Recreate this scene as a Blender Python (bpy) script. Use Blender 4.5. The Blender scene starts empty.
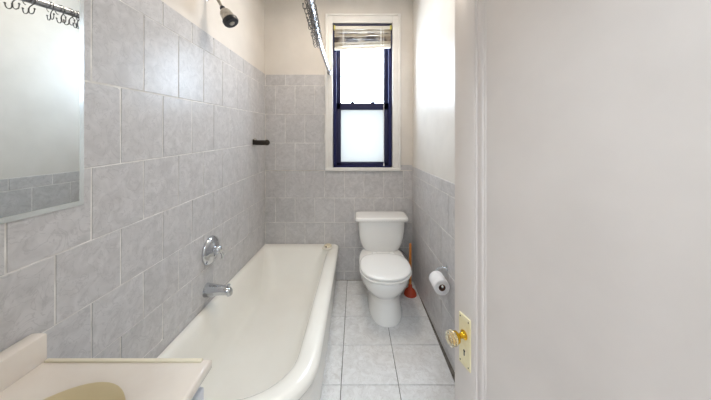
import bpy, bmesh, math, random
from mathutils import Vector, Matrix
random.seed(7)
SC = bpy.context.scene
COL = SC.collection
PI = math.pi
CAMZ = 1.42
F = 250.0

# ------------------------------------------------------------------ materials
def mat(name, color=(.8, .8, .8), rough=.5, metal=0.0, coat=0.0, spec=.5):
    m = bpy.data.materials.new(name); m.use_nodes = True
    b = m.node_tree.nodes['Principled BSDF']
    b.inputs['Base Color'].default_value = (*color, 1)
    b.inputs['Roughness'].default_value = rough
    b.inputs['Metallic'].default_value = metal
    b.inputs['Coat Weight'].default_value = coat
    b.inputs['Specular IOR Level'].default_value = spec
    return m

def N(m, t, **kw):
    n = m.node_tree.nodes.new(t)
    for k, v in kw.items():
        setattr(n, k, v)
    return n

def L(m, a, b):
    m.node_tree.links.new(a, b)

def mottle(m, c1, c2, scale, detail=6, bump=0.0, bscale=None, lo=.35, hi=.65, distort=0.0, dist=.002):
    """colour and relief that vary over the surface (object coordinates)"""
    b = m.node_tree.nodes['Principled BSDF']
    tc = N(m, 'ShaderNodeTexCoord')
    no = N(m, 'ShaderNodeTexNoise')
    no.inputs['Scale'].default_value = scale; no.inputs['Detail'].default_value = detail
    no.inputs['Distortion'].default_value = distort
    L(m, tc.outputs['Object'], no.inputs['Vector'])
    r = N(m, 'ShaderNodeValToRGB')
    r.color_ramp.elements[0].position = lo; r.color_ramp.elements[0].color = (*c1, 1)
    r.color_ramp.elements[1].position = hi; r.color_ramp.elements[1].color = (*c2, 1)
    L(m, no.outputs['Fac'], r.inputs['Fac'])
    L(m, r.outputs['Color'], b.inputs['Base Color'])
    if bump:
        n2 = N(m, 'ShaderNodeTexNoise')
        n2.inputs['Scale'].default_value = bscale or scale; n2.inputs['Detail'].default_value = 3
        L(m, tc.outputs['Object'], n2.inputs['Vector'])
        bp = N(m, 'ShaderNodeBump'); bp.inputs['Strength'].default_value = bump
        bp.inputs['Distance'].default_value = dist
        L(m, n2.outputs['Fac'], bp.inputs['Height']); L(m, bp.outputs['Normal'], b.inputs['Normal'])
    return m

def tile_mat(name, c_lo, c_hi, c_vein, rough, spec=.3):
    m = mat(name, c_hi, rough, spec=spec)
    nt = m.node_tree; b = nt.nodes['Principled BSDF']
    tc = N(m, 'ShaderNodeTexCoord'); at = N(m, 'ShaderNodeAttribute'); at.attribute_name = 'tile_id'
    # each tile has its own pattern
    add = N(m, 'ShaderNodeVectorMath'); add.operation = 'ADD'
    sc = N(m, 'ShaderNodeVectorMath'); sc.operation = 'SCALE'; sc.inputs['Scale'].default_value = 40
    L(m, at.outputs['Vector'], sc.inputs[0]); L(m, sc.outputs[0], add.inputs[1]); L(m, tc.outputs['Object'], add.inputs[0])
    n1 = N(m, 'ShaderNodeTexNoise'); n1.inputs['Scale'].default_value = 17; n1.inputs['Detail'].default_value = 7
    n1.inputs['Distortion'].default_value = 1.2
    L(m, add.outputs[0], n1.inputs['Vector'])
    r1 = N(m, 'ShaderNodeValToRGB')
    r1.color_ramp.elements[0].position = .33; r1.color_ramp.elements[0].color = (*c_lo, 1)
    r1.color_ramp.elements[1].position = .66; r1.color_ramp.elements[1].color = (*c_hi, 1)
    L(m, n1.outputs['Fac'], r1.inputs['Fac'])
    n2 = N(m, 'ShaderNodeTexNoise'); n2.inputs['Scale'].default_value = 12; n2.inputs['Detail'].default_value = 5
    n2.inputs['Distortion'].default_value = 2.5
    L(m, add.outputs[0], n2.inputs['Vector'])
    r2 = N(m, 'ShaderNodeValToRGB')
    e = r2.color_ramp.elements
    e[0].position = .475; e[0].color = (0, 0, 0, 1); e[1].position = .5; e[1].color = (1, 1, 1, 1)
    e2 = r2.color_ramp.elements.new(.525); e2.color = (0, 0, 0, 1)
    L(m, n2.outputs['Fac'], r2.inputs['Fac'])
    ma = N(m, 'ShaderNodeMath'); ma.operation = 'MULTIPLY'; ma.inputs[1].default_value = .6
    L(m, r2.outputs['Color'], ma.inputs[0])
    mx = N(m, 'ShaderNodeMixRGB'); mx.inputs[2].default_value = (*c_vein, 1)
    L(m, ma.outputs[0], mx.inputs[0]); L(m, r1.outputs['Color'], mx.inputs[1])
    # tile to tile tone
    hs = N(m, 'ShaderNodeHueSaturation')
    mr = N(m, 'ShaderNodeMapRange'); mr.inputs[3].default_value = .94; mr.inputs[4].default_value = 1.06
    L(m, at.outputs['Fac'], mr.inputs[0]); L(m, mr.outputs[0], hs.inputs['Value'])
    L(m, mx.outputs[0], hs.inputs['Color']); L(m, hs.outputs[0], b.inputs['Base Color'])
    bp = N(m, 'ShaderNodeBump'); bp.inputs['Strength'].default_value = .12; bp.inputs['Distance'].default_value = .001
    L(m, n1.outputs['Fac'], bp.inputs['Height']); L(m, bp.outputs['Normal'], b.inputs['Normal'])
    return m

def glass_mat(name, tint, frost, refl=.08):
    m = bpy.data.materials.new(name); m.use_nodes = True
    nt = m.node_tree; nt.nodes.remove(nt.nodes['Principled BSDF'])
    out = nt.nodes['Material Output']
    tr = N(m, 'ShaderNodeBsdfTransparent'); tr.inputs[0].default_value = (*tint, 1)
    gl = N(m, 'ShaderNodeBsdfGlossy'); gl.inputs['Roughness'].default_value = .03
    tl = N(m, 'ShaderNodeBsdfTranslucent'); tl.inputs[0].default_value = (*tint, 1)
    m1 = N(m, 'ShaderNodeMixShader'); m1.inputs[0].default_value = frost
    L(m, tr.outputs[0], m1.inputs[1]); L(m, tl.outputs[0], m1.inputs[2])
    m2 = N(m, 'ShaderNodeMixShader'); m2.inputs[0].default_value = refl
    L(m, m1.outputs[0], m2.inputs[1]); L(m, gl.outputs[0], m2.inputs[2])
    L(m, m2.outputs[0], out.inputs['Surface'])
    return m

def srgb(r, g, b):
    f = lambda c: (c / 255 / 12.92) if c <= 10 else ((c / 255 + .055) / 1.055) ** 2.4
    return (f(r), f(g), f(b))

M = {}
M['paint'] = mottle(mat('wall_paint', rough=.42, spec=.45), srgb(219, 213, 205), srgb(226, 220, 212), 5, bump=.15, bscale=7)
M['gloss_paint'] = mottle(mat('wall_gloss_paint', rough=.38, spec=.25), srgb(219, 215, 209), srgb(226, 222, 216), 5, bump=.3, bscale=6, dist=.004)
M['ceiling'] = mottle(mat('ceiling_paint', rough=.8), srgb(228, 224, 216), srgb(233, 229, 222), 4)
M['hall'] = mottle(mat('hall_paint', rough=.7), srgb(222, 222, 222), srgb(230, 230, 230), 4)
M['tile'] = tile_mat('wall_tile_glaze', srgb(191, 189, 189), srgb(207, 205, 205), srgb(175, 173, 174), .3)
M['grout'] = mottle(mat('wall_grout', rough=.9), srgb(208, 205, 200), srgb(242, 240, 236), 16)
M['ftile'] = tile_mat('floor_tile_glaze', srgb(219, 218, 217), srgb(234, 234, 234), srgb(204, 201, 198), .3)
M['fgrout'] = mottle(mat('floor_grout', rough=.9), srgb(92, 86, 80), srgb(125, 119, 112), 30)
M['hallfloor'] = mottle(mat('hall_floor_wood', rough=.5), srgb(128, 96, 66), srgb(150, 116, 82), 9)
M['casing'] = mottle(mat('trim_paint', rough=.35), srgb(234, 231, 226), srgb(240, 238, 233), 8, bump=.1, bscale=20)
M['navy'] = mat('dark_window_metal', srgb(18, 22, 76), .4, spec=.4)
M['navy_face'] = mat('dark_sash_paint', srgb(20, 22, 66), .45)
M['tub'] = mottle(mat('tub_enamel', rough=.2), srgb(242, 239, 231), srgb(245, 243, 236), 3)
M['china'] = mat('white_vitreous_china', srgb(243, 242, 239), .1, coat=.3)
M['seat'] = mat('toilet_seat_plastic', srgb(240, 239, 236), .18, coat=.2)
M['chrome'] = mat('chrome', (.6, .62, .65), .1, 1)
M['steel'] = mat('rod_chrome', (.46, .46, .48), .24, 1)
M['wire'] = mat('hook_wire', (.17, .165, .16), .3, 1)
M['bronze'] = mat('dark_bronze', (.035, .028, .022), .3, .6)
M['brass'] = mat('brass', srgb(226, 180, 52), .2, 1)
M['plate'] = mottle(mat('worn_brass_plate', rough=.3, metal=.1), srgb(234, 222, 176), srgb(244, 235, 200), 30)
M['black'] = mat('black', (.01, .01, .012), .5)
M['rubber'] = mat('dark_rubber', (.02, .021, .028), .35)
M['nickel'] = mottle(mat('brushed_head', rough=.35, metal=.6), srgb(165, 158, 148), srgb(196, 190, 180), 60)
M['knobglass'] = mat('knob_glass', (.97, .93, .76), .05)
M['knobglass'].node_tree.nodes['Principled BSDF'].inputs['Transmission Weight'].default_value = .8
M['door'] = mottle(mat('door_paint', rough=.38), srgb(217, 210, 205), srgb(224, 217, 212), 4, bump=.12, bscale=12)
M['mirror'] = mat('mirror_silver', (.74, .78, .785), .012, 1)
M['mirror_edge'] = mat('mirror_bevel', (.66, .69, .68), .2, .3)
M['counter'] = mottle(mat('cultured_marble', rough=.16, coat=.2), srgb(226, 216, 205), srgb(232, 224, 214), 4, distort=1)
M['basin'] = mottle(mat('basin_yellowed_marble', rough=.16, coat=.2), srgb(221, 205, 166), srgb(228, 214, 178), 5)
M['lip'] = mat('yellowed_lip', srgb(230, 222, 200), .25)
M['cabinet'] = mat('cabinet_paint', srgb(208, 210, 216), .4)
M['paper'] = mottle(mat('tissue_paper', rough=.95), srgb(240, 239, 240), srgb(247, 246, 247), 40, bump=.2, bscale=150)
M['card'] = mat('cardboard_core', srgb(110, 72, 58), .9)
M['wood'] = mottle(mat('plunger_wood', rough=.45), srgb(190, 112, 44), srgb(214, 138, 62), 30)
M['redrubber'] = mat('red_rubber', srgb(186, 72, 42), .45)
M['blind'] = mottle(mat('blind_slat', rough=.45), srgb(178, 166, 148), srgb(200, 189, 170), 14)
M['blind_dark'] = mottle(mat('blind_slat_stained', rough=.5), srgb(74, 60, 52), srgb(170, 156, 138), 9, lo=.45, hi=.6)
M['blind_white'] = mat('blind_white', srgb(226, 222, 212), .4)
M['bracket'] = mat('blind_bracket', srgb(206, 196, 104), .4)
M['cord'] = mat('white_cord', srgb(235, 233, 228), .8)
M['stopper'] = mottle(mat('stopper_white', rough=.4), srgb(226, 220, 206), srgb(236, 232, 220), 30)
M['stopper_top'] = mottle(mat('stopper_yellowed', rough=.4), srgb(214, 200, 168), srgb(232, 222, 198), 50)
M['pane'] = glass_mat('clear_pane', (.96, .98, 1), 0)
M['frost'] = glass_mat('screened_pane', (.25, .245, .235), 1, .04)
M['lampglass'] = mat('lamp_glass', (.9, .9, .88), .4)
_b = M['lampglass'].node_tree.nodes['Principled BSDF']
_b.inputs['Emission Color'].default_value = (1, .93, .84, 1); _b.inputs['Emission Strength'].default_value = 1.6

# ------------------------------------------------------------------ mesh helpers
def link(name, bm, material, parent=None, smooth=False, angle=40):
    me = bpy.data.meshes.new(name)
    bmesh.ops.recalc_face_normals(bm, faces=bm.faces[:])
    bm.to_mesh(me); bm.free()
    me.materials.append(material)
    if smooth:
        for p in me.polygons: p.use_smooth = True
        try: me.set_sharp_from_angle(angle=math.radians(angle))
        except Exception: pass
    o = bpy.data.objects.new(name, me)
    COL.objects.link(o)
    if parent: o.parent = parent
    return o

def tag(o, label, cat, group=None):
    o['label'] = label; o['category'] = cat
    if group: o['group'] = group
    return o

def struct(o):
    o['kind'] = 'structure'; return o

def empty(name, loc=(0, 0, 0), rz=0):
    o = bpy.data.objects.new(name, None); COL.objects.link(o)
    o.location = loc; o.rotation_euler = (0, 0, rz); o.empty_display_size = .05
    return o

def box(bm, x0, x1, y0, y1, z0, z1, bev=0, seg=2):
    vs = [bm.verts.new((x, y, z)) for x in (x0, x1) for y in (y0, y1) for z in (z0, z1)]
    fs = []
    for q in ((0, 1, 3, 2), (4, 6, 7, 5), (0, 4, 5, 1), (2, 3, 7, 6), (0, 2, 6, 4), (1, 5, 7, 3)):
        fs.append(bm.faces.new([vs[i] for i in q]))
    if bev:
        es = list({e for f in fs for e in f.edges})
        bmesh.ops.bevel(bm, geom=es, offset=bev, segments=seg, affect='EDGES', profile=.5)
    return fs

def frame_of(d):
    d = d.normalized()
    u = d.cross(Vector((0, 0, 1)))
    if u.length < 1e-3: u = d.cross(Vector((0, 1, 0)))
    u.normalize(); v = d.cross(u).normalized()
    return u, v

def loft(bm, rings, cap0=True, cap1=True, closed=True):
    vr = [[bm.verts.new(p) for p in r] for r in rings]
    n = len(vr[0])
    for a, b in zip(vr[:-1], vr[1:]):
        for i in range(n if closed else n - 1):
            j = (i + 1) % n
            bm.faces.new((a[i], a[j], b[j], b[i]))
    if cap0: bm.faces.new(list(reversed(vr[0])))
    if cap1: bm.faces.new(vr[-1])
    return vr

def ring(c, u, v, r, n=20, ph=0):
    return [c + u * (r * math.cos(2 * PI * i / n + ph)) + v * (r * math.sin(2 * PI * i / n + ph)) for i in range(n)]

def lathe(bm, prof, origin, axis, n=28, cap0=True, cap1=True, ph=0):
    """prof: list of (radius, distance along axis)"""
    o = Vector(origin); a = Vector(axis).normalized(); u, v = frame_of(a)
    loft(bm, [ring(o + a * h, u, v, max(r, 1e-5), n, ph) for r, h in prof], cap0, cap1)

def tube(bm, pts, r, n=10, caps=True):
    pts = [Vector(p) for p in pts]
    rs = r if isinstance(r, (list, tuple)) else [r] * len(pts)
    rings_ = []
    u = None
    for i, p in enumerate(pts):
        d = (pts[min(i + 1, len(pts) - 1)] - pts[max(i - 1, 0)]).normalized()
        if u is None: u, v = frame_of(d)
        else:
            u = (u - d * u.dot(d)).normalized(); v = d.cross(u).normalized()
        rings_.append(ring(p, u, v, rs[i], n))
    loft(bm, rings_, caps, caps)

def ball(bm, c, r, seg=12):
    bmesh.ops.create_uvsphere(bm, u_segments=seg, v_segments=max(6, seg // 2), radius=r, matrix=Matrix.Translation(Vector(c)))

def smoothpath(pts, k=6):
    """Catmull-Rom through pts"""
    P = [Vector(p) for p in pts]; out = []
    for i in range(len(P) - 1):
        p0 = P[max(i - 1, 0)]; p1 = P[i]; p2 = P[i + 1]; p3 = P[min(i + 2, len(P) - 1)]
        for s in range(k):
            t = s / k
            out.append(.5 * ((2 * p1) + (p2 - p0) * t + (2 * p0 - 5 * p1 + 4 * p2 - p3) * t * t + (3 * p1 - p0 - 3 * p2 + p3) * t ** 3))
    out.append(P[-1]); return out

def superell(cx, y0, y1, a, z, n=2.5, seg=48, nback=None):
    """closed outline: half width a, from y0 (front) to y1 (back)"""
    cy = (y0 + y1) / 2; b = (y1 - y0) / 2
    out = []
    for i in range(seg):
        t = 2 * PI * i / seg
        c, s = math.cos(t), math.sin(t)
        e = (nback if (nback and s > 0) else n)
        out.append(Vector((cx + a * math.copysign(abs(c) ** (2 / e), c), cy + b * math.copysign(abs(s) ** (2 / e), s), z)))
    return out

def rrect(x0, x1, y0, y1, radii, z, k=8):
    """rounded rectangle, radii for (x1y1, x0y1, x0y0, x1y0); z constant or z(x, y)"""
    out = []
    cs = [(x1, y1, -1, -1, 0), (x0, y1, 1, -1, 90), (x0, y0, 1, 1, 180), (x1, y0, -1, 1, 270)]
    for (x, y, sx, sy, a0), r in zip(cs, radii):
        for i in range(k + 1):
            a = math.radians(a0 + 90 * i / k)
            px = x + sx * r + r * math.cos(a); py = y + sy * r + r * math.sin(a)
            out.append(Vector((px, py, z(px, py) if callable(z) else z)))
    return out

# ------------------------------------------------------------------ tile fields
def tile_field(name, material, parent, rects, rows, joints, P, gap=.0025, thick=.006, bev=.0016, tilt=.0, vs=1.0):
    """rects: allowed (u0,u1,v0,v1); rows: (v0,v1,phase key); joints: phase key -> (u_start, step); P(u,v,h) -> point"""
    bm = bmesh.new(); ids = []
    col = bm.loops.layers.float_color.new('tile_id')
    for (ru0, ru1, rv0, rv1) in rects:
        for (v0, v1, key) in rows:
            a, b = max(v0, rv0), min(v1, rv1)
            if b - a < .009: continue
            s, st = joints[key]
            k = math.floor((ru0 - s) / st) - 1
            while s + k * st < ru1:
                u0, u1 = s + k * st, s + (k + 1) * st
                rnd = random.Random(hash((round(u0, 3), round(v0, 3), len(name))))
                k += 1
                c, d = max(u0, ru0), min(u1, ru1)
                if d - c < .012: continue
                tu, tv = rnd.uniform(-tilt, tilt), rnd.uniform(-tilt, tilt)
                um, vm = (c + d) / 2, (a + b) / 2
                g = gap / 2
                q0 = [(c + g, a + g * vs), (d - g, a + g * vs), (d - g, b - g * vs), (c + g, b - g * vs)]
                e = g + bev
                q1 = [(c + e, a + e * vs), (d - e, a + e * vs), (d - e, b - e * vs), (c + e, b - e * vs)]
                hh = lambda u, v, h: h + tu * (u - um) + tv * (v - vm) / vs
                r0 = [bm.verts.new(P(u, v, 0)) for u, v in q0]
                r1 = [bm.verts.new(P(u, v, hh(u, v, thick - bev))) for u, v in q0]
                r2 = [bm.verts.new(P(u, v, hh(u, v, thick))) for u, v in q1]
                cc = (rnd.random(), rnd.random(), rnd.random(), 1)
                fs = [bm.faces.new(r2)]
                for A, B in ((r0, r1), (r1, r2)):
                    for i in range(4):
                        fs.append(bm.faces.new((A[i], A[(i + 1) % 4], B[(i + 1) % 4], B[i])))
                for f in fs:
                    for lp in f.loops: lp[col] = cc
    return link(name, bm, material, parent)

YB = 2.535          # tile face of the back wall
XL = -.918          # tile face of the left wall
TT = .006
ROW = .284
def wallrows(top):
    r = []
    for k in range(-1, 7):
        z1 = 1.964 - ROW * k; z0 = z1 - ROW
        r.append((z0, z1, 'A' if k % 2 == 0 else 'B'))
    return r
# row joints as laid: evenly numbered v = 7..0, heights at the near end and at the back corner
J_NEAR = [.20, .40, .50, .656, .852, 1.071, 1.324, 1.622, 1.965, 2.078, 2.2]
J_BACK = [-.10, .09, .33, .585, .833, 1.108, 1.390, 1.683, 1.971, 2.089, 2.2]
def lrow(u, v):
    k = min(int(v), len(J_NEAR) - 2); f = v - k
    t = (u - .87) / (YB - .87)
    t = max(t, -.25)
    a = J_NEAR[k] + (J_NEAR[k + 1] - J_NEAR[k]) * f
    b = J_BACK[k] + (J_BACK[k + 1] - J_BACK[k]) * f
    return a + (b - a) * t
rows_left = [(k, k + 1, 'BA'[k % 2]) for k in range(9)]
rows_back = [(J_BACK[k], J_BACK[k + 1], 'BA'[k % 2]) for k in range(9)]
rows_main = [(1.964 - ROW * (k + 1), 1.964 - ROW * k, 'A' if k % 2 == 0 else 'B') for k in range(7)] + [(1.964, 2.3, 'B')]
CEIL = 2.95

# floor ------------------------------------------------------------
bm = bmesh.new(); box(bm, -1.05, .78, .02, 2.75, -.1, -.006)
floor = struct(link('floor', bm, M['fgrout']))
frows = [(2.298 - .2825 * (k + 1), 2.298 - .2825 * k, 'F') for k in range(-1, 9)]
tile_field('floor_tile', M['ftile'], floor, [(-.92, .59, .02, 2.53)], frows, {'F': (-.0836, .3335)},
           lambda u, v, h: (u, v, -.006 + h), gap=.004, tilt=.003)

# left wall ----------------------------------------------------------
bm = bmesh.new(); box(bm, XL - .15, XL - TT, .13, 2.75, -.1, CEIL)
wl = struct(link('wall_left', bm, M['paint']))
bm = bmesh.new(); box(bm, XL - TT - .001, XL - .0016, .13, YB + .004, 0, 2.07)
link('grout_bed', bm, M['grout'], wl)
tile_field('wall_tile', M['tile'], wl, [(.13, YB, 1, 9)], rows_left, {'A': (.87, .2135), 'B': (.978, .2135)},
           lambda u, v, h: (XL - TT + h, u, lrow(u, v)), tilt=.008, gap=.0038, vs=3.6)

# back wall -----------------------------------------------------------
WX0, WX1, WZ0, WZ1 = -.232, .376, 1.135, 2.604       # rough opening
bm = bmesh.new()
yb0, yb1 = YB + TT, YB + .22
for a in ((-1.06, WX0, -.1, CEIL), (WX1, .8, -.1, CEIL), (WX0, WX1, -.1, WZ0), (WX0, WX1, WZ1, CEIL)):
    box(bm, a[0], a[1], yb0, yb1, a[2], a[3])
bmesh.ops.remove_doubles(bm, verts=bm.verts[:], dist=1e-5)
wb = struct(link('wall_back', bm, M['paint']))
back_rects = [(XL, .578, 0, 1.112), (XL, -.301, 1.112, 2.085), (.452, .578, 1.112, 1.168)]
bm = bmesh.new()
for r in back_rects: box(bm, r[0], r[1], YB + .0016, YB + TT + .001, r[2], r[3] - .004)
link('grout_bed', bm, M['grout'], wb)
tile_field('wall_tile', M['tile'], wb, back_rects, rows_back, {'A': (-.813, .2), 'B': (-.713, .2)},
           lambda u, v, h: (u, YB + TT - h, v), tilt=.004, gap=.0042)

# right wall (runs slightly out of square) -----------------------------
RA, RB = Vector((.577, YB + .01, 0)), Vector((.642, .10, 0))
rd = (RB - RA).normalized(); rn = Vector((-rd.y, rd.x, 0))
if rn.x > 0: rn = -rn
RLEN = (RB - RA).length
def RP(u, v, h): # u measured from the back wall
    p = RA + rd * u + rn * (h - TT); return (p.x, p.y, v)
def obox(bm, u0, u1, v0, v1, h0, h1):
    vs = [bm.verts.new(RP(u, v, h)) for u in (u0, u1) for h in (h0, h1) for v in (v0, v1)]
    for q in ((0, 1, 3, 2), (4, 6, 7, 5), (0, 4, 5, 1), (2, 3, 7, 6), (0, 2, 6, 4), (1, 5, 7, 3)):
        bm.faces.new([vs[i] for i in q])
bm = bmesh.new(); obox(bm, -.15, RLEN, -.1, CEIL, -.15, 0)
wr = struct(link('wall_right', bm, M['gloss_paint']))
bm = bmesh.new(); obox(bm, .002, RLEN, 0, 1.148, -.001, .0044)
link('grout_bed', bm, M['grout'], wr)
rr = [(1.065 - .2545 * (k + 1), 1.065 - .2545 * k, 'A' if k % 2 else 'B') for k in range(5)] + [(1.065, 1.4, 'A')]
tile_field('wall_tile', M['tile'], wr, [(.006, RLEN, .006, 1.152)], rr, {'A': (.05, .25), 'B': (.175, .25)}, RP, tilt=.006, gap=.0042)

# front wall with the doorway the camera looks through ------------------
bm = bmesh.new()
for a in ((-1.06, -.26, -.1, CEIL), (.63, .8, -.1, CEIL), (-.26, .63, 2.23, CEIL)):
    box(bm, a[0], a[1], .01, .13, a[2], a[3])
wf = struct(link('wall_front', bm, M['paint']))
bm = bmesh.new(); box(bm, -1.06, .8, .01, 2.75, CEIL, CEIL + .1)
struct(link('ceiling', bm, M['ceiling']))
# hall behind the camera
bm = bmesh.new(); box(bm, -1.06, 1.3, -1.7, .02, -.1, -.003); struct(link('floor_hall', bm, M['hallfloor']))
bm = bmesh.new(); box(bm, -1.16, 1.4, -1.8, .01, CEIL, CEIL + .1); struct(link('ceiling_hall', bm, M['ceiling']))
bm = bmesh.new(); box(bm, -1.16, -1.06, -1.7, .01, -.1, CEIL); struct(link('wall_hall_left', bm, M['hall']))
bm = bmesh.new(); box(bm, 1.3, 1.4, -1.7, .13, -.1, CEIL); struct(link('wall_hall_right', bm, M['hall']))
bm = bmesh.new(); box(bm, -1.16, 1.4, -1.8, -1.7, -.1, CEIL); struct(link('wall_hall_back', bm, M['hall']))
bm = bmesh.new(); box(bm, .8, 1.3, .01, .13, -.1, CEIL); struct(link('wall_hall_front', bm, M['hall']))

# ------------------------------------------------------------------ window
win = struct(empty('window_1', (0, YB, 0)))
def wobj(name, bm, m, p=None, **k):
    o = link(name, bm, m, p or win, **k)
    if p is None or p is win: o.matrix_parent_inverse = Matrix.Translation((0, -YB, 0))
    return o
CX0, CX1, CZ0, CZ1 = -.300, .450, 1.113, 2.69
bm = bmesh.new()   # casing boards with an outer bead
y0, y1 = YB - .006, YB + .012
box(bm, CX0, WX0, y0, y1, CZ0, CZ1, .003); box(bm, WX1, CX1, y0, y1, CZ0, CZ1, .003)
box(bm, WX0, WX1, y0, y1, WZ1, CZ1, .003)
for (a, b, c, d) in ((CX0 - .006, CX0 + .016, CZ0, CZ1 + .006), (CX1 - .016, CX1 + .006, CZ0, CZ1 + .006), (CX0 + .016, CX1 - .016, CZ1 - .016, CZ1 + .006)):
    box(bm, a, b, YB - .018, y1, c, d, .005)
wobj('casing', bm, M['casing'], smooth=True)
bm = bmesh.new(); box(bm, CX0 - .002, CX1 + .002, YB - .02, YB + .05, CZ0 - .004, CZ0 + .026, .004)
wobj('sill', bm, M['casing'], smooth=True)
bm = bmesh.new()   # dark outer frame
fy0, fy1 = YB + .03, YB + .13
fx0, fx1, fz0, fz1 = WX0 + .003, WX1 - .003, 1.139, WZ1 - .003
fw = .034
box(bm, fx0, fx0 + fw, fy0, fy1, fz0, fz1, .003); box(bm, fx1 - fw, fx1, fy0, fy1, fz0, fz1, .003)
box(bm, fx0, fx1, fy0, fy1, fz0, fz0 + .022, .003); box(bm, fx0, fx1, fy0, fy1, fz1 - .03, fz1, .003)
wobj('window_frame', bm, M['navy'], smooth=True)
def sash(name, ya, yb, z0, z1, rails, panemat):
    bm = bmesh.new(); sw = .047
    a, b = fx0 + fw - .004, fx1 - fw + .004
    box(bm, a, a + sw, ya, yb, z0, z1, .004); box(bm, b - sw, b, ya, yb, z0, z1, .004)
    box(bm, a, b, ya, yb, z0, z0 + rails[0], .004); box(bm, a, b, ya, yb, z1 - rails[1], z1, .004)
    s = wobj(name, bm, M['navy_face'], smooth=True)
    bm = bmesh.new(); ym = (ya + yb) / 2
    box(bm, a + sw - .006, b - sw + .006, ym - .002, ym + .002, z0 + rails[0] - .006, z1 - rails[1] + .006)
    p = link('pane', bm, panemat, s)
    return s
zm = 1.42 + 33.5 * 2.585 / F
s_up = sash('sash', YB + .085, YB + .12, zm - .02, fz1 - .02, (.05, .05), M['pane'])
s_lo = sash('sash', YB + .045, YB + .08, fz0 + .02, zm + .036, (.034, .07), M['frost'])
for px in (352.5, 373):
    X = (px - 355.5) * 2.58 / F
    bm = bmesh.new()
    box(bm, X - .02, X + .02, YB + .048, YB + .078, zm + .036, zm + .046, .003)
    lathe(bm, [(.012, 0), (.012, .008), (.006, .012)], (X, YB + .063, zm + .046), (0, 0, 1), 14)
    tube(bm, [(X, YB + .063, zm + .056), (X + .022, YB + .055, zm + .06)], .004, 8)
    wobj('sash_lock', bm, M['navy'], smooth=True)

# blind drawn up to the top ------------------------------------------------
bl = empty('venetian_blind', (.07, YB + .03, 2.36))
tag(bl, 'cream venetian blind drawn up into a bunch at the top of the window', 'blind')
def bobj(name, bm, m, **k):
    o = link(name, bm, m, bl, **k); o.matrix_parent_inverse = Matrix.Translation((-.07, -YB - .03, -2.36)); return o
by0, by1 = YB + .002, YB + .028
bx0, bx1 = WX0 + .014, WX1 - .014
bm = bmesh.new(); box(bm, bx0, bx1, by0, by1, 2.545, 2.579, .003); bobj('headrail', bm, M['blind_white'])
bm = bmesh.new(); box(bm, bx0, bx1, by0 - .004, by1, 2.580, 2.594, .002); bobj('headrail_cap', bm, M['navy_face'])
for x in (bx0 - .004, bx1 - .014):
    bm = bmesh.new(); box(bm, x, x + .018, by0 - .008, by1, 2.540, 2.582, .002); bobj('bracket', bm, M['bracket'])
rnd = random.Random(3)
ns = 17
for i in range(ns):
    t = i / (ns - 1)
    z = 2.537 - t * .141
    dz = -.022 * t
    bm = bmesh.new()
    rings_ = []
    tw = rnd.uniform(-.7, -.2); off = rnd.uniform(-.003, .003)
    for k in range(9):
        x = bx0 + .004 + (bx1 - bx0 - .008) * k / 8
        zz = z + dz * (1 - k / 8) + rnd.uniform(-.0025, .0025)
        w = .0135
        pts = []
        for a in (-1, -.5, 0, .5, 1):
            pts.append(Vector((x, YB + .015 + off + a * w * math.cos(tw), zz + a * w * math.sin(tw) + .002 * (1 - a * a))))
        low = [p - Vector((0, 0, .0035)) for p in reversed(pts)]
        rings_.append(pts + low)
    loft(bm, rings_)
    bobj('slat', bm, M['blind_dark'] if i in (4, 8, 9, 10, 11, 12) else M['blind'])
bm = bmesh.new()
vs = []
box(bm, bx0 + .002, bx1 - .002, YB + .002, YB + .028, 2.348, 2.372, .004)
for v in bm.verts: v.co.z += -.012 + .022 * (v.co.x - bx0) / (bx1 - bx0)
bobj('bottom_rail', bm, M['blind_white'])
for x in (bx0 + .09, bx1 - .11):
    bm = bmesh.new()
    tube(bm, [(x, by0 - .003, 2.56), (x + .002, by0 - .004, 2.45), (x, by0 - .003, 2.35)], .0022, 6)
    tube(bm, [(x + .012, by0 - .003, 2.56), (x + .010, by0 - .004, 2.45), (x + .012, by0 - .003, 2.35)], .0022, 6)
    bobj('ladder_cord', bm, M['cord'])
bm = bmesh.new()
tube(bm, [(.287, by0 - .003, 2.56), (.286, by0 - .004, 1.9), (.287, by0 - .003, 1.18)], .0022, 6)
lathe(bm, [(.003, 0), (.007, .02), (.006, .028)], (.287, by0 - .003, 1.185), (0, 0, -1), 10)
bobj('lift_cord', bm, M['cord'])

# ------------------------------------------------------------------ door
u455 = .972
FE = Vector((.70 - .324 * u455, u455, 0))             # free edge of the visible face
dd = Vector((.324, -1, 0)).normalized()               # from free edge to hinge
DW = .845
H = FE + dd * DW
ang = math.atan2(-dd.y, -dd.x)                        # local +x runs hinge -> free edge
door = struct(empty('door_1', (H.x, H.y, 0), ang))
# local frame: x hinge->free edge, +y = left normal of +x ; visible face normal is (-.951,-.308)
vis = Vector((-.951, -.308, 0)); left = Vector((-math.sin(ang), math.cos(ang), 0))
S = 1 if vis.dot(left) > 0 else -1
Y = lambda h: S * h                                    # h: height above the face, towards the camera
def dbox(bm, x0, x1, h0, h1, z0, z1, bev=0, seg=2):
    a, b = sorted((Y(h0), Y(h1))); box(bm, x0, x1, a, b, z0, z1, bev, seg)
ST, TOP = .102, 2.2
bm = bmesh.new()
dbox(bm, DW - ST, DW, -.036, 0, .012, TOP, .002); dbox(bm, 0, ST, -.036, 0, .012, TOP, .002)
dbox(bm, ST, DW - ST, -.036, 0, .012, .24, .0); dbox(bm, ST, DW - ST, -.036, 0, TOP - .12, TOP, .0)
link('door_frame', bm, M['door'], door, smooth=True)
bm = bmesh.new(); dbox(bm, ST - .01, DW - ST + .01, -.026, -.013, .23, TOP - .11)
link('door_panel', bm, M['door'], door)
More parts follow.
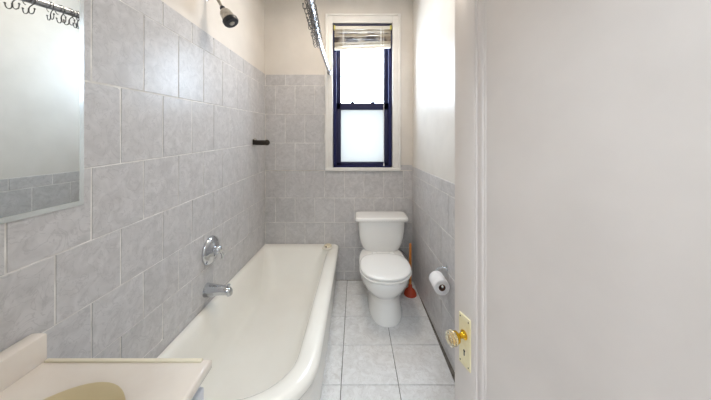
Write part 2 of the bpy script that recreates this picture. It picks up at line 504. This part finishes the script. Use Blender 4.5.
bm = bmesh.new()   # stepped moulding round the panel
prof = [(0, -.002), (.004, -.002), (.007, -.006), (.018, -.004), (.026, -.006), (.032, -.011), (.036, -.010), (.040, -.013), (.040, -.02), (0, -.02)]
x0, x1, z0, z1 = ST, DW - ST, .24, TOP - .12
rr_ = []
for (cx, cz, sx, sz) in ((x0, z0, 1, 1), (x1, z0, -1, 1), (x1, z1, -1, -1), (x0, z1, 1, -1)):
    rr_.append([Vector((cx + sx * a, Y(h), cz + sz * a)) for a, h in prof])
rr_.append(rr_[0])
loft(bm, rr_, False, False)
bmesh.ops.remove_doubles(bm, verts=bm.verts[:], dist=1e-6)
link('panel_moulding', bm, M['door'], door, smooth=True, angle=25)
# lock plate and knob
def along(Yw): return DW - (u455 - Yw) * math.hypot(.324, 1)
px0, px1 = along(.889), along(.943)
pz0, pz1 = .591, .777
bm = bmesh.new(); dbox(bm, px0, px1, 0, .006, pz0, pz1, .002, 2)
plate = link('lock_plate', bm, M['plate'], door); plate['label'] = 'pale brass lock plate'
bm = bmesh.new()
for x in (px0 + .008, px1 - .008):
    for z in (pz0 + .012, pz1 - .012):
        lathe(bm, [(.0028, 0), (.002, .0012)], (x, Y(.0058), z), (0, S, 0), 10)
link('screw', bm, M['bronze'], plate)
bm = bmesh.new(); pxm = (px0 + px1) / 2
lathe(bm, [(.0045, 0), (.0045, .0008)], (pxm, Y(.006), .649), (0, S, 0), 12)
dbox(bm, pxm - .0022, pxm + .0022, .0058, .0068, .632, .648)
link('keyhole', bm, M['black'], plate)
kz = .708
bm = bmesh.new()
lathe(bm, [(.0165, 0), (.0165, .003), (.012, .006), (.0095, .010), (.009, .022), (.011, .025), (.013, .028), (.020, .032), (.0215, .040), (.018, .043)], (pxm, Y(.006), kz), (0, S, 0), 24)
kn = link('door_knob', bm, M['brass'], door, smooth=True); kn['label'] = 'faceted glass knob on a brass shank'
bm = bmesh.new()
lathe(bm, [(.014, .040), (.0235, .044), (.0275, .052), (.0265, .060), (.019, .068), (.009, .071)], (pxm, Y(.006), kz), (0, S, 0), 8, ph=PI / 8)
link('knob_glass', bm, M['knobglass'], kn)
for z in (.25, 1.78):
    bm = bmesh.new(); lathe(bm, [(.006, -.045), (.006, .045)], (-.004, Y(-.002), z), (0, 0, 1), 12)
    dbox(bm, -.004, .02, -.02, .0005, z - .044, z + .044)
    link('hinge', bm, M['brass'], door)

# ------------------------------------------------------------------ bathtub
tub = empty('bathtub', (-.54, 1.72, 0))
tag(tub, 'cream enamelled bathtub with a thick rolled rim along the tiled left wall', 'bathtub')
def tobj(name, bm, m, **k):
    o = link(name, bm, m, tub, **k); o.matrix_parent_inverse = Matrix.Translation((.54, -1.72, 0)); return o
TL, TB = XL + .004, YB - .004
tz = lambda h: (lambda x, y: h - .018 + (TB - y) * .036)
NE = .90
bm = bmesh.new()
R_ = [
    rrect(TL, -.192, NE + .035, TB, (.02, .01, .02, .24), 0.0, 12),
    rrect(TL, -.195, NE + .035, TB, (.02, .01, .02, .24), .28, 12),
    rrect(TL, -.196, NE + .034, TB, (.02, .01, .02, .24), tz(.315), 12),
    rrect(TL, -.186, NE + .022, TB, (.025, .01, .02, .25), tz(.325), 12),
    rrect(TL, -.172, NE + .007, TB, (.03, .01, .02, .26), tz(.336), 12),
    rrect(TL, -.165, NE, TB, (.035, .01, .02, .265), tz(.352), 12),
    rrect(TL, -.167, NE + .002, TB, (.035, .01, .02, .262), tz(.369), 12),
    rrect(TL, -.178, NE + .012, TB, (.035, .01, .02, .252), tz(.381), 12),
    rrect(TL, -.196, NE + .030, TB - .001, (.035, .01, .02, .237), tz(.387), 12),
    rrect(TL + .012, -.218, NE + .044, TB - .03, (.04, .02, .04, .25), tz(.388), 12),
    rrect(TL + .024, -.243, NE + .056, TB - .065, (.05, .03, .06, .245), tz(.384), 12),
    rrect(TL + .034, -.262, NE + .064, TB - .085, (.07, .05, .08, .24), tz(.375), 12),
    rrect(TL + .044, -.274, NE + .072, TB - .1, (.09, .07, .1, .235), tz(.355), 12),
    rrect(TL + .058, -.288, NE + .092, TB - .125, (.11, .09, .12, .22), tz(.30), 12),
    rrect(TL + .075, -.306, NE + .125, TB - .18, (.13, .12, .14, .2), tz(.20), 12),
    rrect(TL + .095, -.328, NE + .155, TB - .24, (.15, .14, .15, .17), tz(.11), 12),
    rrect(TL + .125, -.36, NE + .195, TB - .29, (.14, .13, .14, .15), tz(.07), 12),
    rrect(TL + .18, -.42, NE + .26, TB - .36, (.12, .11, .12, .12), tz(.052), 12),
    rrect(TL + .26, -.50, NE + .42, TB - .5, (.05, .05, .05, .05), tz(.046), 12),
]
loft(bm, R_, True, True)
tobj('tub_body', bm, M['tub'], smooth=True, angle=60)
st = empty('tub_stopper', (-.272, 2.41, .375))
tag(st, 'small round white and yellowed stopper lying on the back corner of the bathtub rim', 'stopper')
bm = bmesh.new(); lathe(bm, [(.042, 0), (.050, .004), (.051, .012), (.045, .017), (.030, .018)], (0, 0, 0), (0, 0, 1), 28)
link('base', bm, M['stopper'], st, smooth=True)
bm = bmesh.new(); lathe(bm, [(.035, .0175), (.036, .026), (.030, .034), (.014, .037)], (.006, .006, 0), (0, 0, 1), 24)
link('cap', bm, M['stopper_top'], st, smooth=True)
bm = bmesh.new(); lathe(bm, [(.007, 0), (.0065, .003)], (-.008, -.027, .026), (-.3, -1, .1), 12)
link('chain_hole', bm, M['bronze'], st)

# ------------------------------------------------------------------ taps and shower
def wallthing(name, y, z, label, cat):
    o = empty(name, (XL, y, z)); tag(o, label, cat); return o
v = wallthing('shower_valve', 1.575, .727, 'round chrome mixer valve with a lever on the tiled left wall above the spout', 'valve')
bm = bmesh.new(); lathe(bm, [(.086, .0005), (.087, .006), (.083, .016), (.066, .026), (.050, .030), (.046, .036), (.030, .038)], (0, 0, 0), (1, 0, 0), 40)
link('escutcheon', bm, M['chrome'], v, smooth=True, angle=50)
bm = bmesh.new(); lathe(bm, [(.026, .032), (.028, .050), (.024, .066), (.012, .072)], (0, 0, 0), (1, 0, 0), 28)
h = link('lever_handle', bm, M['chrome'], v, smooth=True, angle=50)
bm = bmesh.new()
tube(bm, smoothpath([(.054, .0, .0), (.062, .016, -.022), (.066, .028, -.046), (.064, .032, -.064)], 5), [.009] * 5 + [.008] * 5 + [.0085] * 6, 12)
link('lever', bm, M['chrome'], h, smooth=True)
sp = wallthing('tub_spout', 1.54, .497, 'chrome bathtub spout with a diverter knob on the tiled left wall', 'spout')
bm = bmesh.new()
rings_ = []
for x, w, zt, zb in ((.0005, .034, .033, -.034), (.012, .031, .031, -.032), (.05, .027, .027, -.028), (.09, .024, .022, -.024), (.120, .022, .018, -.024), (.140, .021, .013, -.027), (.152, .017, .004, -.028), (.155, .012, -.006, -.026)):
    rings_.append([Vector((x, w * math.cos(2 * PI * i / 24), (zt + zb) / 2 + (zt - zb) / 2 * math.sin(2 * PI * i / 24))) for i in range(24)])
loft(bm, rings_)
bmesh.ops.scale(bm, vec=(1, 1.22, 1.22), verts=bm.verts[:])
link('spout_body', bm, M['chrome'], sp, smooth=True, angle=60)
bm = bmesh.new(); lathe(bm, [(.005, 0), (.005, .014), (.009, .016), (.010, .022), (.006, .026)], (.138, 0, .010), (0, 0, 1), 16)
link('diverter_knob', bm, M['chrome'], sp, smooth=True)
bm = bmesh.new(); lathe(bm, [(.014, 0), (.013, .01)], (.138, 0, -.024), (.1, 0, -1), 16)
link('outlet', bm, M['chrome'], sp, smooth=True)

sh = wallthing('wall_shower', 1.55, 2.315, 'small shower head with a dark face on a bent arm high on the left wall', 'shower head')
hd = Vector((.075, 0, -.12)).normalized()
neck = Vector((.092, 0, -.075)); 
bm = bmesh.new(); lathe(bm, [(.03, .0065), (.03, .009), (.022, .014), (.011, .016)], (-.013, 0, 0), (1, 0, 0), 24)
link('flange', bm, M['chrome'], sh, smooth=True)
bm = bmesh.new(); tube(bm, smoothpath([(-.01, 0, 0), (.03, 0, 0), (.062, 0, -.022), tuple(neck)], 6), .0095, 14)
link('shower_arm', bm, M['nickel'], sh, smooth=True)
bm = bmesh.new(); lathe(bm, [(.012, -.006), (.016, 0), (.016, .012), (.013, .016)], neck, hd, 24)
link('collar', bm, M['rubber'], sh, smooth=True)
bm = bmesh.new(); lathe(bm, [(.016, .014), (.026, .022), (.034, .036), (.037, .056), (.040, .078), (.041, .086)], neck, hd, 32)
link('head_body', bm, M['nickel'], sh, smooth=True)
bm = bmesh.new(); lathe(bm, [(.042, .084), (.0465, .089), (.0465, .106), (.041, .114), (.020, .115)], neck, hd, 32)
fc = link('spray_face', bm, M['rubber'], sh, smooth=True)
bm = bmesh.new(); lathe(bm, [(.016, .1145), (.013, .119)], neck, hd, 20)
link('spray_plate', bm, M['nickel'], fc, smooth=True)

pg = wallthing('towel_peg', 2.245, 1.402, 'dark bronze peg sticking out of the tiled left wall near the back corner', 'peg')
bm = bmesh.new()
box(bm, 0, .03, -.02, .02, -.026, .026, .006)
link('mount', bm, M['bronze'], pg, smooth=True)
bm = bmesh.new(); tube(bm, [(.018, 0, -.006), (.118, 0, -.006)], .023, 18)
link('bar', bm, M['bronze'], pg, smooth=True)
bm = bmesh.new(); ball(bm, (.122, 0, -.005), .0265, 18)
link('end_knob', bm, M['bronze'], pg, smooth=True)
bm = bmesh.new(); lathe(bm, [(.014, 0), (.011, .004)], (.022, -.012, .024), (.2, -.5, 1), 16)
link('cap', bm, M['nickel'], pg, smooth=True)

# curtain rod: from the window casing towards the camera, then round a bend to the left wall
rz = 2.100
rodpts = smoothpath([(-.2625, 2.512, rz), (-.265, 2.1, rz + .022), (-.262, 1.8, rz + .034), (-.241, 1.446, rz + .032), (-.222, 1.207, rz + .006), (-.218, 1.08, rz - .004), (-.235, .985, rz - .004), (-.30, .92, rz - .004), (-.40, .90, rz - .004), (-.65, .90, rz - .004), (XL + .006, .90, rz - .004)], 8)
rod = empty('shower_curtain_rod', (-.2625, 2.512, rz)); tag(rod, 'chrome shower curtain rod running from the window towards the viewer above the bathtub', 'curtain rod')
def rodobj(name, bm, m, **k):
    o = link(name, bm, m, rod, **k); o.matrix_parent_inverse = Matrix.Translation((.2625, -2.512, -rz)); return o
bm = bmesh.new(); tube(bm, rodpts, .0165, 18); rodobj('rod', bm, M['steel'], smooth=True)
bm = bmesh.new(); lathe(bm, [(.024, 0), (.026, .004), (.024, .014), (.019, .022), (.0185, .026)], (-.2625, YB - .0185, rz), (0, -1, 0), 24)
rodobj('end_flange', bm, M['steel'], smooth=True)
bm = bmesh.new(); lathe(bm, [(.024, 0), (.026, .004), (.024, .014), (.017, .022)], (XL + .001, .90, rz - .004), (1, 0, 0), 24)
rodobj('end_flange', bm, M['steel'], smooth=True)
def rod_at(y):
    best = min((p for p in rodpts if p.x > -.29), key=lambda p: abs(p.y - y)); 
    ps = [p for p in rodpts if p.x > -.29]
    for a, b in zip(ps[:-1], ps[1:]):
        if min(a.y, b.y) <= y <= max(a.y, b.y):
            t = (y - a.y) / (b.y - a.y); return a.lerp(b, t)
    return best
# one double hook: wire ring with bead rollers over the rod, stem, two upturned prongs with ball tips
def hook_bm():
    bm = bmesh.new(); wr_ = .0021
    R0 = .0255
    arc = [(R0 * math.sin(a), 0, -.0048 + R0 * math.cos(a)) for a in [math.radians(t) for t in range(-150, 151, 15)]]
    tube(bm, arc, wr_, 6)
    for a in range(-60, 61, 30):
        ball(bm, (R0 * math.sin(math.radians(a)), 0, -.0048 + R0 * math.cos(math.radians(a))), .0032, 8)
    tube(bm, smoothpath([arc[0], (-.004, 0, -.036), (0, 0, -.046), (0, 0, -.062)], 4), wr_, 6)
    for s in (-1, 1):
        tube(bm, smoothpath([(s * .0015, 0, -.044), (s * .002, 0, -.062), (s * .009, 0, -.071), (s * .019, 0, -.068), (s * .023, 0, -.058), (s * .024, 0, -.047)], 4), wr_, 6)
        ball(bm, (s * .024, 0, -.045), .0042, 10)
    return bm
ORD = ['first', 'second', 'third', 'fourth', 'fifth', 'sixth', 'seventh', 'eighth', 'ninth', 'tenth', 'eleventh', 'twelfth', 'thirteenth', 'fourteenth', 'fifteenth']
HY = [1.75, 1.70, 1.655, 1.61, 1.57, 1.53, 1.50, 1.47, 1.445, 1.42, 1.385, 1.345, 1.305, 1.226, 1.165]
hook0 = None
for i, y in enumerate(HY):
    if hook0 is None:
        hook0 = link('curtain_hook', hook_bm(), M['wire'], None, smooth=True); o = hook0
    else:
        o = hook0.copy(); COL.objects.link(o)
    p = rod_at(y)
    o.location = p; rr2 = random.Random(i * 5 + 1)
    o.rotation_euler = (rr2.uniform(-.08, .08), rr2.uniform(-.1, .2), rr2.uniform(-.33, .33))
    tag(o, 'chrome double curtain hook on the shower rod, %s counted from the window end' % ORD[i], 'curtain hook', 'curtain hooks on the shower rod')

# ------------------------------------------------------------------ toilet
TX = .245
toi = empty('toilet', (TX, 2.2, 0)); tag(toi, 'white two-piece toilet with closed lid under the window', 'toilet')
def toiobj(name, bm, m, **k):
    o = link(name, bm, m, toi, **k); o.matrix_parent_inverse = Matrix.Translation((-TX, -2.2, 0)); return o
bm = bmesh.new()
B = [  # z, front, back, half width, exponent
    (0, 1.893, 2.44, .140, 2.4), (.012, 1.888, 2.44, .142, 2.4), (.03, 1.894, 2.44, .138, 2.4), (.08, 1.905, 2.43, .130, 2.4),
    (.14, 1.912, 2.42, .122, 2.4), (.19, 1.905, 2.42, .122, 2.35), (.22, 1.880, 2.42, .140, 2.3), (.25, 1.845, 2.43, .165, 2.25),
    (.285, 1.812, 2.45, .186, 2.2), (.32, 1.788, 2.46, .198, 2.2), (.35, 1.778, 2.46, .203, 2.2), (.372, 1.775, 2.46, .204, 2.2),
    (.382, 1.780, 2.455, .200, 2.2), (.386, 1.79, 2.44, .19, 2.2)]
loft(bm, [superell(TX + (.004 if z < .2 else -.010), f, b, a, z, e, 56, 3.2) for z, f, b, a, e in B])
toiobj('bowl', bm, M['china'], smooth=True, angle=60)
bm = bmesh.new()
T = [(.350, 2.345, 2.50, .115, 4), (.356, 2.332, 2.505, .130, 4), (.372, 2.322, 2.512, .150, 4), (.39, 2.317, 2.516, .166, 4.2), (.42, 2.312, 2.52, .184, 4.5), (.46, 2.308, 2.522, .200, 5),
     (.52, 2.305, 2.524, .211, 5), (.60, 2.302, 2.525, .218, 5), (.672, 2.300, 2.525, .221, 5)]
loft(bm, [superell(TX, f, b, a, z, e, 64, 8) for z, f, b, a, e in T])
toiobj('tank', bm, M['china'], smooth=True, angle=60)
bm = bmesh.new()
Ld = [(.668, 2.292, 2.526, .238, 9), (.672, 2.283, 2.527, .246, 9), (.690, 2.281, 2.528, .247, 9), (.698, 2.284, 2.527, .244, 9), (.702, 2.292, 2.524, .238, 9), (.7035, 2.31, 2.51, .22, 8)]
loft(bm, [superell(TX, f, b, a, z, e, 64) for z, f, b, a, e in Ld])
toiobj('tank_lid', bm, M['china'], smooth=True, angle=50)
def seatshape(z, d):
    return superell(TX - .010, 1.768 + d, 2.19 - d * .6, .204 - d, z, 2.15, 64, 2.9)
bm = bmesh.new(); loft(bm, [seatshape(z, d) for z, d in ((.386, .026), (.391, .024), (.3925, .003), (.402, 0), (.4065, .004), (.408, .012))]); toiobj('seat', bm, M['seat'], smooth=True, angle=60)
bm = bmesh.new(); loft(bm, [seatshape(z, d) for z, d in ((.408, .03), (.4125, .028), (.414, .006), (.424, .004), (.430, .009), (.434, .022), (.4365, .06), (.437, .12))]); toiobj('seat_lid', bm, M['seat'], smooth=True, angle=60)
for s in (-1, 1):
    bm = bmesh.new(); box(bm, TX + s * .075 - .022, TX + s * .075 + .022, 2.185, 2.235, .386, .424, .007, 3); toiobj('hinge', bm, M['seat'], smooth=True)

# shut-off valve beside it, plunger behind it
sv = empty('shutoff_valve', (.52, YB, .172)); tag(sv, 'small chrome water shutoff valve low on the wall right of the toilet', 'valve')
bm = bmesh.new(); lathe(bm, [(.024, .0005), (.024, .003), (.012, .007), (.008, .008), (.008, .05)], (0, 0, 0), (0, -1, 0), 20); link('wall_flange', bm, M['chrome'], sv, smooth=True)
bm = bmesh.new(); lathe(bm, [(.012, 0), (.013, .004), (.013, .03), (.009, .034)], (0, -.045, 0), (0, -1, 0), 20)
lathe(bm, [(.008, 0), (.008, .03)], (0, -.06, 0), (0, 0, 1), 14); link('valve_body', bm, M['chrome'], sv, smooth=True)
bm = bmesh.new(); rings_ = []
for yy, a, b in ((-.079, .018, .011), (-.083, .022, .014), (-.090, .022, .014), (-.094, .017, .010)):
    rings_.append([Vector((a * math.cos(t * PI / 12), yy, b * math.sin(t * PI / 12))) for t in range(24)])
loft(bm, rings_); link('handle', bm, M['chrome'], sv, smooth=True)
bm = bmesh.new(); tube(bm, smoothpath([(0, -.06, .028), (-.01, -.06, .09), (-.06, -.07, .15), (-.12, -.1, .185)], 6), .005, 10); link('supply_hose', bm, M['steel'], sv, smooth=True)
pl = empty('plunger', (.503, 2.298, 0)); tag(pl, 'plunger with a red rubber cup and wooden handle on the floor behind the toilet', 'plunger')
bm = bmesh.new(); lathe(bm, [(.052, .001), (.058, .003), (.058, .009), (.055, .018), (.046, .038), (.032, .053), (.021, .061), (.018, .066), (.017, .090), (.012, .098)], (0, 0, 0), (0, 0, 1), 32); link('rubber_cup', bm, M['redrubber'], pl, smooth=True)
bm = bmesh.new(); lathe(bm, [(.0115, .09), (.0115, .455), (.010, .463), (.006, .468)], (0, 0, 0), (.005, .01, 1), 18); link('handle', bm, M['wood'], pl, smooth=True)

# ------------------------------------------------------------------ toilet paper
def rw(y):  # tile face of the right wall at depth y
    u = (RA.y - y) / -rd.y; return RA.x + rd.x * u
hx = rw(1.65)
tp = empty('toilet_paper_holder', (hx, 1.64, .579)); tag(tp, 'chrome toilet paper holder on the tiled right wall', 'holder')
bm = bmesh.new(); lathe(bm, [(.020, .0005), (.020, .004), (.013, .008), (.008, .01)], (0, 0, 0), (-1, 0, 0), 20); link('wall_plate', bm, M['chrome'], tp, smooth=True)
ax = -.0665   # roll axis from the wall
bm = bmesh.new(); tube(bm, smoothpath([(-.006, 0, 0), (-.03, .02, -.006), (-.055, .036, -.03), (ax, .040, -.057), (ax, .034, -.060), (ax, .0, -.060), (ax, -.108, -.060)], 6), .0055, 10)
link('arm', bm, M['chrome'], tp, smooth=True)
bm = bmesh.new(); lathe(bm, [(.0062, 0), (.0062, .008), (.004, .010)], (ax, -.100, -.060), (0, -1, 0), 14); link('arm_tip', bm, M['seat'], tp, smooth=True)
roll = empty('toilet_paper_roll', (hx + ax, 1.655, .519 - .0105)); tag(roll, 'white toilet paper roll hanging on the chrome holder', 'toilet paper')
Rr, rc = .0475, .021
bm = bmesh.new()
lathe(bm, [(rc, 0), (Rr - .002, 0), (Rr, .002), (Rr, .112), (Rr - .002, .114), (rc, .114), (rc, 0)], (0, 0, 0), (0, -1, 0), 40, False, False)
link('paper', bm, M['paper'], roll, smooth=True, angle=50)
bm = bmesh.new(); lathe(bm, [(rc - .0004, .0), (rc - .0004, .114), (rc - .002, .114), (rc - .002, 0), (rc - .0004, 0)], (0, 0, 0), (0, -1, 0), 28, False, False)
link('cardboard_core', bm, M['card'], roll, smooth=True)

# ------------------------------------------------------------------ vanity with sink
van = empty('vanity', (-.66, .42, 0)); tag(van, 'vanity with cream moulded marble countertop and oval basin in the near left corner', 'vanity')
def vobj(name, bm, m, p=None, **k):
    o = link(name, bm, m, p or van, **k)
    if p is None: o.matrix_parent_inverse = Matrix.Translation((.66, -.42, 0))
    return o
vx0, vx1, vy0, vy1, vz = XL + .003, -.408, .15, .710, .80
bm = bmesh.new()
cx1_, cy0_, cy1_ = vx1 - .025, vy0 + .01, vy1 - .012
for a in ((vx0, vx0 + .016, cy0_, cy1_, .10, vz - .03), (cx1_ - .016, cx1_, cy0_, cy1_, .10, vz - .03), (vx0 + .016, cx1_ - .016, cy0_, cy0_ + .016, .10, vz - .03),
          (vx0 + .016, cx1_ - .016, cy1_ - .016, cy1_, .10, vz - .03), (vx0, vx1 - .08, cy0_, cy1_, .001, .116)):
    box(bm, *a)
vobj('cabinet', bm, M['cabinet'])
for k in range(2):
    ya, yb_ = vy0 + .02 + k * .265, vy0 + .275 + k * .265
    bm = bmesh.new(); box(bm, vx1 - .025, vx1 - .009, ya, yb_, .13, vz - .06, .004); d = vobj('cabinet_door', bm, M['cabinet'])
    bm = bmesh.new(); lathe(bm, [(.006, 0), (.006, .012), (.013, .016), (.012, .024)], (vx1 - .009, (yb_ - .03 if k == 0 else ya + .03), .6), (1, 0, 0), 14)
    o = link('door_pull', bm, M['chrome'], d, smooth=True)
# countertop with oval opening
bcx, bcy, bra, brb = -.652, .405, .172, .24
seg = 64
bm = bmesh.new()
outer = []
for i in range(seg):
    t = 2 * PI * i / seg; c, s = math.cos(t), math.sin(t)
    k = min((abs((vx1 - bcx) / c) if c > 1e-6 else abs((vx0 - bcx) / c) if c < -1e-6 else 9), (abs((vy1 - bcy) / s) if s > 1e-6 else abs((vy0 - bcy) / s) if s < -1e-6 else 9))
    outer.append((bcx + k * c, bcy + k * s))
# pull the nearest samples onto the four corners
for cx, cy in ((vx1, vy1), (vx0, vy1), (vx0, vy0), (vx1, vy0)):
    j = min(range(seg), key=lambda i: (outer[i][0] - cx) ** 2 + (outer[i][1] - cy) ** 2); outer[j] = (cx, cy)
inn = lambda f, z: [Vector((bcx + bra * f * math.cos(2 * PI * i / seg), bcy + brb * f * math.sin(2 * PI * i / seg), z)) for i in range(seg)]
shr = lambda d: [Vector((min(max(x, vx0 + d), vx1 - d), min(max(y, vy0 + d), vy1 - d), 0)) for x, y in outer]
zl = lambda pts, z: [Vector((p.x, p.y, z)) for p in pts]
loft(bm, [inn(1.0, vz - .03), zl(shr(0.004), vz - .03), zl(shr(0), vz - .026), zl(shr(0), vz - .005), zl(shr(.003), vz - .001), zl(shr(.008), vz), inn(1.04, vz), inn(1.0, vz - .004)], False, False)
vobj('countertop', bm, M['counter'], smooth=True, angle=45)
bm = bmesh.new()
loft(bm, [inn(1.0, vz - .004), inn(.97, vz - .012), inn(.92, vz - .035), inn(.82, vz - .075), inn(.65, vz - .108), inn(.4, vz - .125), inn(.12, vz - .13), inn(.12, vz - .14), inn(.4, vz - .135), inn(.66, vz - .118), inn(.84, vz - .085), inn(.95, vz - .04), inn(.999, vz - .03)], False, False)
bs = vobj('basin', bm, M['basin'], smooth=True, angle=70); bs['label'] = 'yellowed oval basin'
bm = bmesh.new(); lathe(bm, [(.020, 0), (.022, .003), (.012, .004)], (bcx, bcy, vz - .132), (0, 0, 1), 20); link('drain', bm, M['chrome'], bs, smooth=True)
bm = bmesh.new(); box(bm, vx0, vx0 + .045, vy0, vy1 - .002, vz - .002, vz + .076, .006)
vobj('backsplash', bm, M['counter'], smooth=True)
bm = bmesh.new(); box(bm, vx0 + .046, vx1 - .022, vy1 - .014, vy1 - .003, vz - .002, vz + .004, .002)
vobj('edge_lip', bm, M['lip'], smooth=True)

# ------------------------------------------------------------------ mirror on the left wall
my0, my1, mz0, mz1 = .22, .842, 1.203, 2.02
mi = empty('mirror', (XL, .53, mz0)); tag(mi, 'large mirror with clear edges on the tiled left wall above the vanity', 'mirror')
def mobj(name, bm, m, **k):
    o = link(name, bm, m, mi, **k); o.matrix_parent_inverse = Matrix.Translation((-XL, -.53, -mz0)); return o
bw, mt = .016, .006
X0, X1 = XL + .001, XL + mt
bm = bmesh.new()
def rect(x, d): return [Vector((x, my0 + d, mz0 + d)), Vector((x, my1 - d, mz0 + d)), Vector((x, my1 - d, mz1 - d)), Vector((x, my0 + d, mz1 - d))]
loft(bm, [rect(X1, bw)], False, True) if False else bm.faces.new([bm.verts.new(p) for p in rect(X1, bw)])
mobj('mirror_glass', bm, M['mirror'])
bm = bmesh.new(); loft(bm, [rect(X0, 0), rect(X0 + .0022, 0), rect(X1, bw)], True, False); mobj('bevel', bm, M['mirror_edge'])

# ------------------------------------------------------------------ unseen ceiling light, added above the frame for warm fill
cl = empty('ceiling_fill_light', (-.1, 1.7, CEIL)); tag(cl, 'unseen round opal ceiling light added as warm fill over the bathroom floor', 'ceiling light')
bm = bmesh.new(); lathe(bm, [(.23, 0), (.23, .02), (.22, .028)], (0, 0, -.0005), (0, 0, -1), 36); link('base', bm, M['chrome'], cl, smooth=True)
bm = bmesh.new(); lathe(bm, [(.22, .026), (.21, .05), (.17, .078), (.1, .098), (.01, .105)], (0, 0, 0), (0, 0, -1), 36); link('shade', bm, M['lampglass'], cl, smooth=True)

def area(name, loc, rot, sx, sy, power, color, shape='RECTANGLE', portal=False):
    l = bpy.data.lights.new(name, 'AREA'); l.shape = shape; l.size = sx; l.size_y = sy
    l.energy = power; l.color = color
    o = bpy.data.objects.new(name, l); COL.objects.link(o); o.location = loc; o.rotation_euler = rot
    if portal: l.cycles.is_portal = True
    return o
area('ceiling_fill', (-.1, 1.7, CEIL - .115), (0, 0, 0), .4, .4, 10, (1, .86, .72), 'DISK')  # warm fill under the added ceiling fixture
area('hall_fill', (.1, -.9, CEIL - .05), (0, 0, 0), .9, .9, 44, (.83, .92, 1), 'DISK')  # unseen lamp added in the hall, cool fill through the doorway
area('window_portal', ((WX0 + WX1) / 2, YB + .2, (WZ0 + WZ1) / 2), (-PI / 2, 0, 0), WX1 - WX0, WZ1 - WZ0, 1, (1, 1, 1), portal=True)

# sky
w = bpy.data.worlds.new('World'); SC.world = w; w.use_nodes = True
bg = w.node_tree.nodes['Background']; bg.inputs[0].default_value = (.76, .88, 1, 1); bg.inputs[1].default_value = 24

# ------------------------------------------------------------------ camera
cam = bpy.data.cameras.new('camera'); co = bpy.data.objects.new('camera', cam); COL.objects.link(co)
co.location = (0, 0, CAMZ); co.rotation_euler = (PI / 2, 0, 0)
cam.sensor_fit = 'HORIZONTAL'; cam.sensor_width = 36; cam.lens = F / 711 * 36; cam.shift_y = -60 / 711
cam.clip_start = .01
SC.camera = co
SC.view_settings.view_transform = 'Standard'
SC.view_settings.look = 'None'
SC.view_settings.exposure = .12
SC.view_settings.gamma = 1
SC.view_settings.use_curve_mapping = False
SC.cycles.use_denoising = True
SC.cycles.max_bounces = 12; SC.cycles.diffuse_bounces = 6; SC.cycles.glossy_bounces = 6; SC.cycles.transparent_max_bounces = 12
SC.cycles.sample_clamp_indirect = 8
